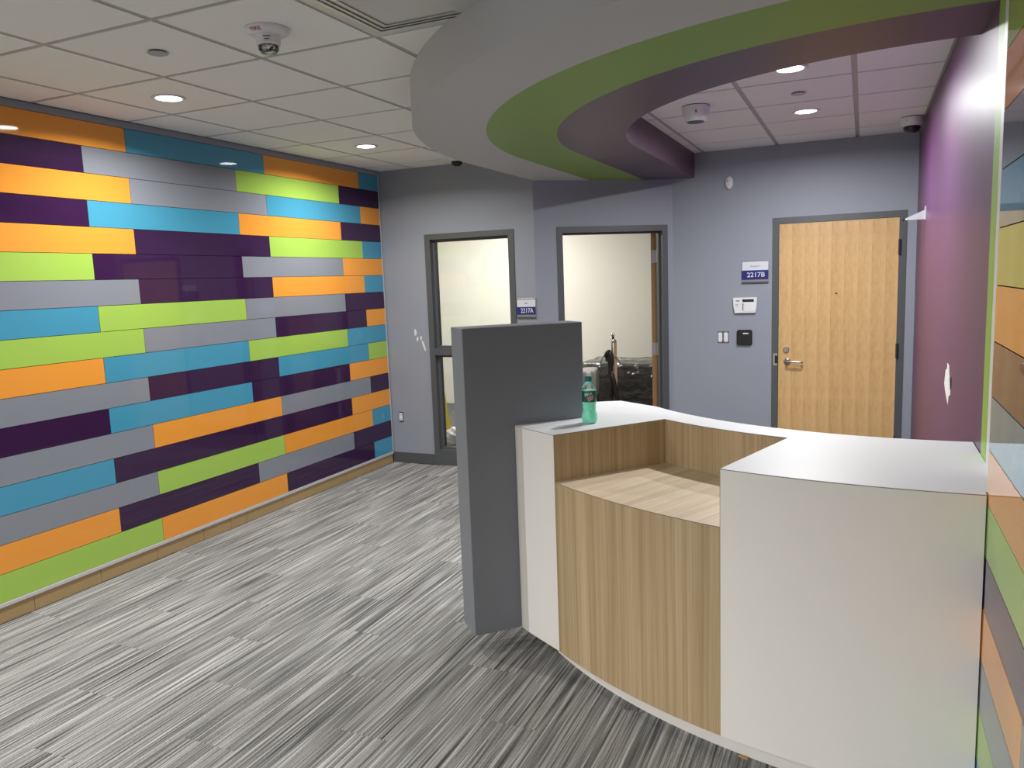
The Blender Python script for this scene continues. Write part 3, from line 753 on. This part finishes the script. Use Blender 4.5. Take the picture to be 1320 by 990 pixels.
for v in bm.verts:      # five-lobed foot
    if 0.001 < v.co.z < 0.03 and v.co.xy.length > 0.02:
        a = math.atan2(v.co.y, v.co.x); k = 1 + 0.03 * math.cos(5 * a); v.co.x *= k; v.co.y *= k
link('drink', bm, M['drink'], parent=bt, smooth=True)
link('bottle_shell', lathe(bmesh.new(), [(r, z) for r, z in outer if z > 0.1485], 30, close=False), M['plastic_clear'], parent=bt, smooth=True)
M['teal'] = plain('teal_cap', (0.006, 0.16, 0.15), 0.35)
M['label_teal'] = plain('label_teal', (0.006, 0.085, 0.075), 0.35)
cap = lathe(bmesh.new(), [(0.0135, 0.188), (0.0148, 0.188), (0.0148, 0.192), (0.0142, 0.193), (0.0148, 0.194), (0.0148, 0.208), (0.0132, 0.210), (0.0, 0.210)], 30)
link('cap', cap, M['teal'], parent=bt)
lb = link('wrap_label', lathe(bmesh.new(), [(0.0324, 0.098), (0.0328, 0.099), (0.0328, 0.146), (0.0324, 0.147)], 40, close=False), M['label_teal'], parent=bt, smooth=True)
fa = math.atan2(-3.262, 4.092 - 2.992)
def wrapper(rad, zc, tilt, shift):
    def f(me):
        for v in me.vertices:
            x = v.co.x * math.cos(tilt) - v.co.y * math.sin(tilt) + shift; y = v.co.x * math.sin(tilt) + v.co.y * math.cos(tilt)
            a = fa + x / rad; r = rad + v.co.z
            v.co = (r * math.cos(a), r * math.sin(a), zc + y)
    return f
text('brand_upper', 'Mtn', 0.022, plain('label_pale_green', (0.42, 0.62, 0.40), 0.4), bt, (0, 0, 0), (0, 0, 0), extrude=0.0002, width=0.034, bold=0.0006, wrap=wrapper(0.0331, 0.1335, 0.30, -0.004))
text('brand_backing', 'DEW', 0.020, M['sign_white'], bt, (0, 0, 0), (0, 0, 0), extrude=0.0002, width=0.031, bold=0.0022, wrap=wrapper(0.0331, 0.1145, 0.42, 0.007))
text('brand_lower', 'DEW', 0.020, plain('label_red', (0.55, 0.015, 0.02), 0.4), bt, (0, 0, 0), (0, 0, 0), extrude=0.0002, width=0.029, bold=0.0006, wrap=wrapper(0.0338, 0.1145, 0.42, 0.007))

# ================================================================== ROOM BEHIND
t = thing('office_ceiling_panel', 'flat square ceiling light panel inside the office', 'light', (-0.1, 8.2, H), 0)
link('panel_frame', B(-0.30, 0.30, -0.30, 0.30, -0.012, -0.0005), M['white'], parent=t)
link('panel_diffuser', B(-0.285, 0.285, -0.285, 0.285, -0.014, -0.0121), M['panel_lamp'], parent=t)
ld = bpy.data.lights.new('office_lamp', 'AREA'); ld.shape = 'SQUARE'; ld.size = 0.55; ld.energy = P_OFFICE; ld.color = (1.0, 0.965, 0.89)
lo = bpy.data.objects.new('office_lamp', ld); COL.objects.link(lo); lo.parent = t; lo.location = (0, 0, -0.02)

# furniture wrapped in clear sheeting
def crumpled(name, x0, x1, y0, y1, z0, z1, mat, parent, amp=0.02, n=14, seed=1, taper=0.0):
    bm = B(x0, x1, y0, y1, z0, z1)
    bmesh.ops.subdivide_edges(bm, edges=bm.edges[:], cuts=n, use_grid_fill=True)
    rnd = random.Random(seed); ph = [rnd.uniform(0, 6.3) for _ in range(9)]; fr = [rnd.uniform(7, 26) for _ in range(9)]
    for v in bm.verts:
        x, y, z = v.co
        k = sum(math.sin(fr[i] * (x, z, y)[i % 3] + fr[(i + 4) % 9] * 0.7 * (z, y, x)[i % 3] + ph[i]) for i in range(9)) / 5.0
        c = v.co - Vector(((x0 + x1) / 2, (y0 + y1) / 2, z0)); 
        if z > z0 + 0.01: v.co += Vector((math.copysign(1, c.x), math.copysign(1, c.y), 0.6)) * k * amp
    return link(name, bm, mat, parent=parent, smooth=True)
t = thing('wrapped_seating', 'dark office seating wrapped in clear plastic sheeting against the cream wall', 'furniture', (2.02, 8.50, 0))
for k, (z0, z1) in enumerate(((0.0, 0.34), (0.345, 0.58), (0.585, 0.725))):
    link('cushion', B(-0.75, 0.46, -0.30 + 0.03 * k, 0.35, z0, z1, bevel=0.03), M['furn'], parent=t)
crumpled('plastic_sheet', -0.77, 0.48, -0.33, 0.37, 0.0, 0.755, M['film'], t, 0.014, 16, 3)
t = thing('wrapped_chair', 'gray chair base bundled in whitish plastic film beside the cleaner pole', 'furniture', (1.36, 7.75, 0), 0.3)
link('chair_back', B(-0.16, 0.14, 0.02, 0.10, 0.30, 0.66, bevel=0.02), plain('gray_mesh_back', (0.10, 0.10, 0.105), 0.7), parent=t)
link('seat', B(-0.22, 0.22, -0.2, 0.2, 0.38, 0.46, bevel=0.02), M['furn'], parent=t)
link('pedestal', lathe(bmesh.new(), [(0.0, 0.0), (0.20, 0.0), (0.19, 0.03), (0.03, 0.06), (0.03, 0.38), (0.0, 0.38)], 16), M['black'], parent=t)
crumpled('plastic_sheet', -0.24, 0.20, -0.22, 0.20, 0.2, 0.74, clear_film('milky_sheeting', (0.8, 0.8, 0.78), 0.1, 0.2, bump=1.0, scale=8.0, haze=0.35), t, 0.03, 14, 9)
t = thing('paper_roll', 'narrow white roll standing behind the bottle in the office', 'roll', (1.558, 7.52, 0), 0)
link('roll', lathe(bmesh.new(), [(0.0, 0.0), (0.024, 0.0), (0.024, 0.735), (0.020, 0.738), (0.0, 0.738)], 20), M['white'], parent=t)

# upright floor cleaner
t = thing('floor_cleaner', 'upright floor cleaner with tan pole, chrome knobs and black hose', 'vacuum', (1.83, 7.50, 0))
tube_h = link('tan_pole', tube(bmesh.new(), [(0.02, 0, 0.06), (0.015, 0, 0.6), (0.012, 0, 1.04)], 0.020, 14), plain('tan_pole', (0.42, 0.31, 0.17), 0.45), parent=t, smooth=True)
link('black_pole', tube(bmesh.new(), [(-0.02, 0.035, 0.3), (-0.016, 0.03, 0.8), (-0.012, 0.02, 1.10)], 0.015, 12), M['black'], parent=t, smooth=True)
for p, r in (((0.012, 0, 1.055), 0.022), ((-0.010, 0.02, 1.12), 0.020)):
    link('chrome_knob', lathe(bmesh.new(), [(0.0, -r), (0.6 * r, -0.85 * r), (r, -0.2 * r), (0.95 * r, 0.35 * r), (0.55 * r, 0.85 * r), (0.0, r)], 16, Matrix.Translation(p)), M['chrome'], parent=t, smooth=True)
link('hose', tube(bmesh.new(), spline([(-0.075, -0.02, 0.90), (-0.04, -0.03, 0.95), (-0.012, -0.035, 0.86), (-0.03, -0.035, 0.76), (0.0, -0.04, 0.68), (0.028, -0.04, 0.55), (0.045, -0.03, 0.40), (0.05, 0, 0.1)], 6), 0.026, 10), M['black'], parent=t, smooth=True)
link('grip', B(-0.085, -0.015, -0.02, 0.02, 0.85, 0.95, bevel=0.012), M['black'], parent=t)
link('hose', tube(bmesh.new(), spline([(-0.04, -0.03, 0.90), (-0.03, -0.045, 0.78), (-0.01, -0.05, 0.64), (-0.03, -0.04, 0.50)], 6), 0.017, 10), M['black'], parent=t, smooth=True)
link('clamp', B(-0.055, 0.0, -0.05, -0.01, 0.735, 0.755, bevel=0.003), M['metal'], parent=t)
link('cord', tube(bmesh.new(), spline([(-0.06, -0.02, 0.95), (-0.12, -0.03, 0.86), (-0.14, -0.03, 0.66), (-0.155, -0.03, 0.46), (-0.17, -0.02, 0.2), (-0.12, 0, 0.01)], 6), 0.004, 6), M['black'], parent=t, smooth=True)
link('cord', tube(bmesh.new(), spline([(0.02, -0.02, 0.90), (0.06, -0.02, 0.86), (0.085, -0.02, 0.79), (0.095, 0.0, 0.72)], 6), 0.0035, 6), M['black'], parent=t, smooth=True)
link('cleaner_head', B(-0.16, 0.18, -0.14, 0.10, 0.0, 0.10, bevel=0.02), M['black'], parent=t)
link('motor_housing', lathe(bmesh.new(), [(0.0, 0.10), (0.075, 0.10), (0.08, 0.2), (0.07, 0.32), (0.03, 0.36), (0.0, 0.36)], 20), plain('beige_plastic', (0.40, 0.33, 0.23), 0.4), parent=t)

# things seen low through the window
t = thing('yellow_board', 'narrow yellow plastic floor sign leaning inside the window', 'floor sign', (0.10, 7.15, 0), 0.0)
bm = bmesh.new(); prism(bm, [(-0.075, 0.0), (0.065, 0.0), (-0.055, 0.70), (-0.085, 0.70)], -0.012, 0.012); bm.transform(RX)
link('front_board', bm, plain('caution_yellow', (0.72, 0.60, 0.10), 0.45), parent=t)
bm = bmesh.new(); prism(bm, [(-0.035, 0.10), (-0.022, 0.10), (-0.060, 0.30), (-0.070, 0.30)], 0.0122, 0.0135); bm.transform(RX)
link('print_stripe', bm, M['text_gray'], parent=t)
t = thing('plastic_bag', 'white plastic bag on the office floor behind the window', 'bag', (0.26, 7.02, 0))
bm = bmesh.new(); bmesh.ops.create_icosphere(bm, subdivisions=4, radius=1.0)
for v in bm.verts:
    n = v.co.copy(); k = 1 + 0.07 * math.sin(7 * n.x + 3 * n.z) + 0.06 * math.sin(9 * n.y - 4 * n.z + 1) + 0.05 * math.sin(15 * n.z + 6 * n.x)
    v.co = Vector((0.135 * n.x * k, 0.13 * n.y * k, max(0.0, 0.095 + 0.105 * n.z * k)))
link('bag_body', bm, M['white'], parent=t, smooth=True)
t = thing('brown_cloth', 'crumpled brown cloth heaped behind the white bag', 'cloth', (0.27, 7.32, 0))
bm = bmesh.new(); bmesh.ops.create_icosphere(bm, subdivisions=4, radius=1.0)
for v in bm.verts:
    n = v.co.copy(); k = 1 + 0.2 * math.sin(8 * n.x + 5 * n.y) + 0.16 * math.sin(13 * n.y - 5 * n.z) + 0.1 * math.sin(21 * n.x)
    v.co = Vector((0.13 * n.x * k, 0.12 * n.y * k, max(0.0, 0.14 + 0.15 * n.z * k + 0.05 * n.x)))
link('cloth_heap', bm, plain('brown_cloth', (0.09, 0.062, 0.045), 0.9), parent=t, smooth=True)
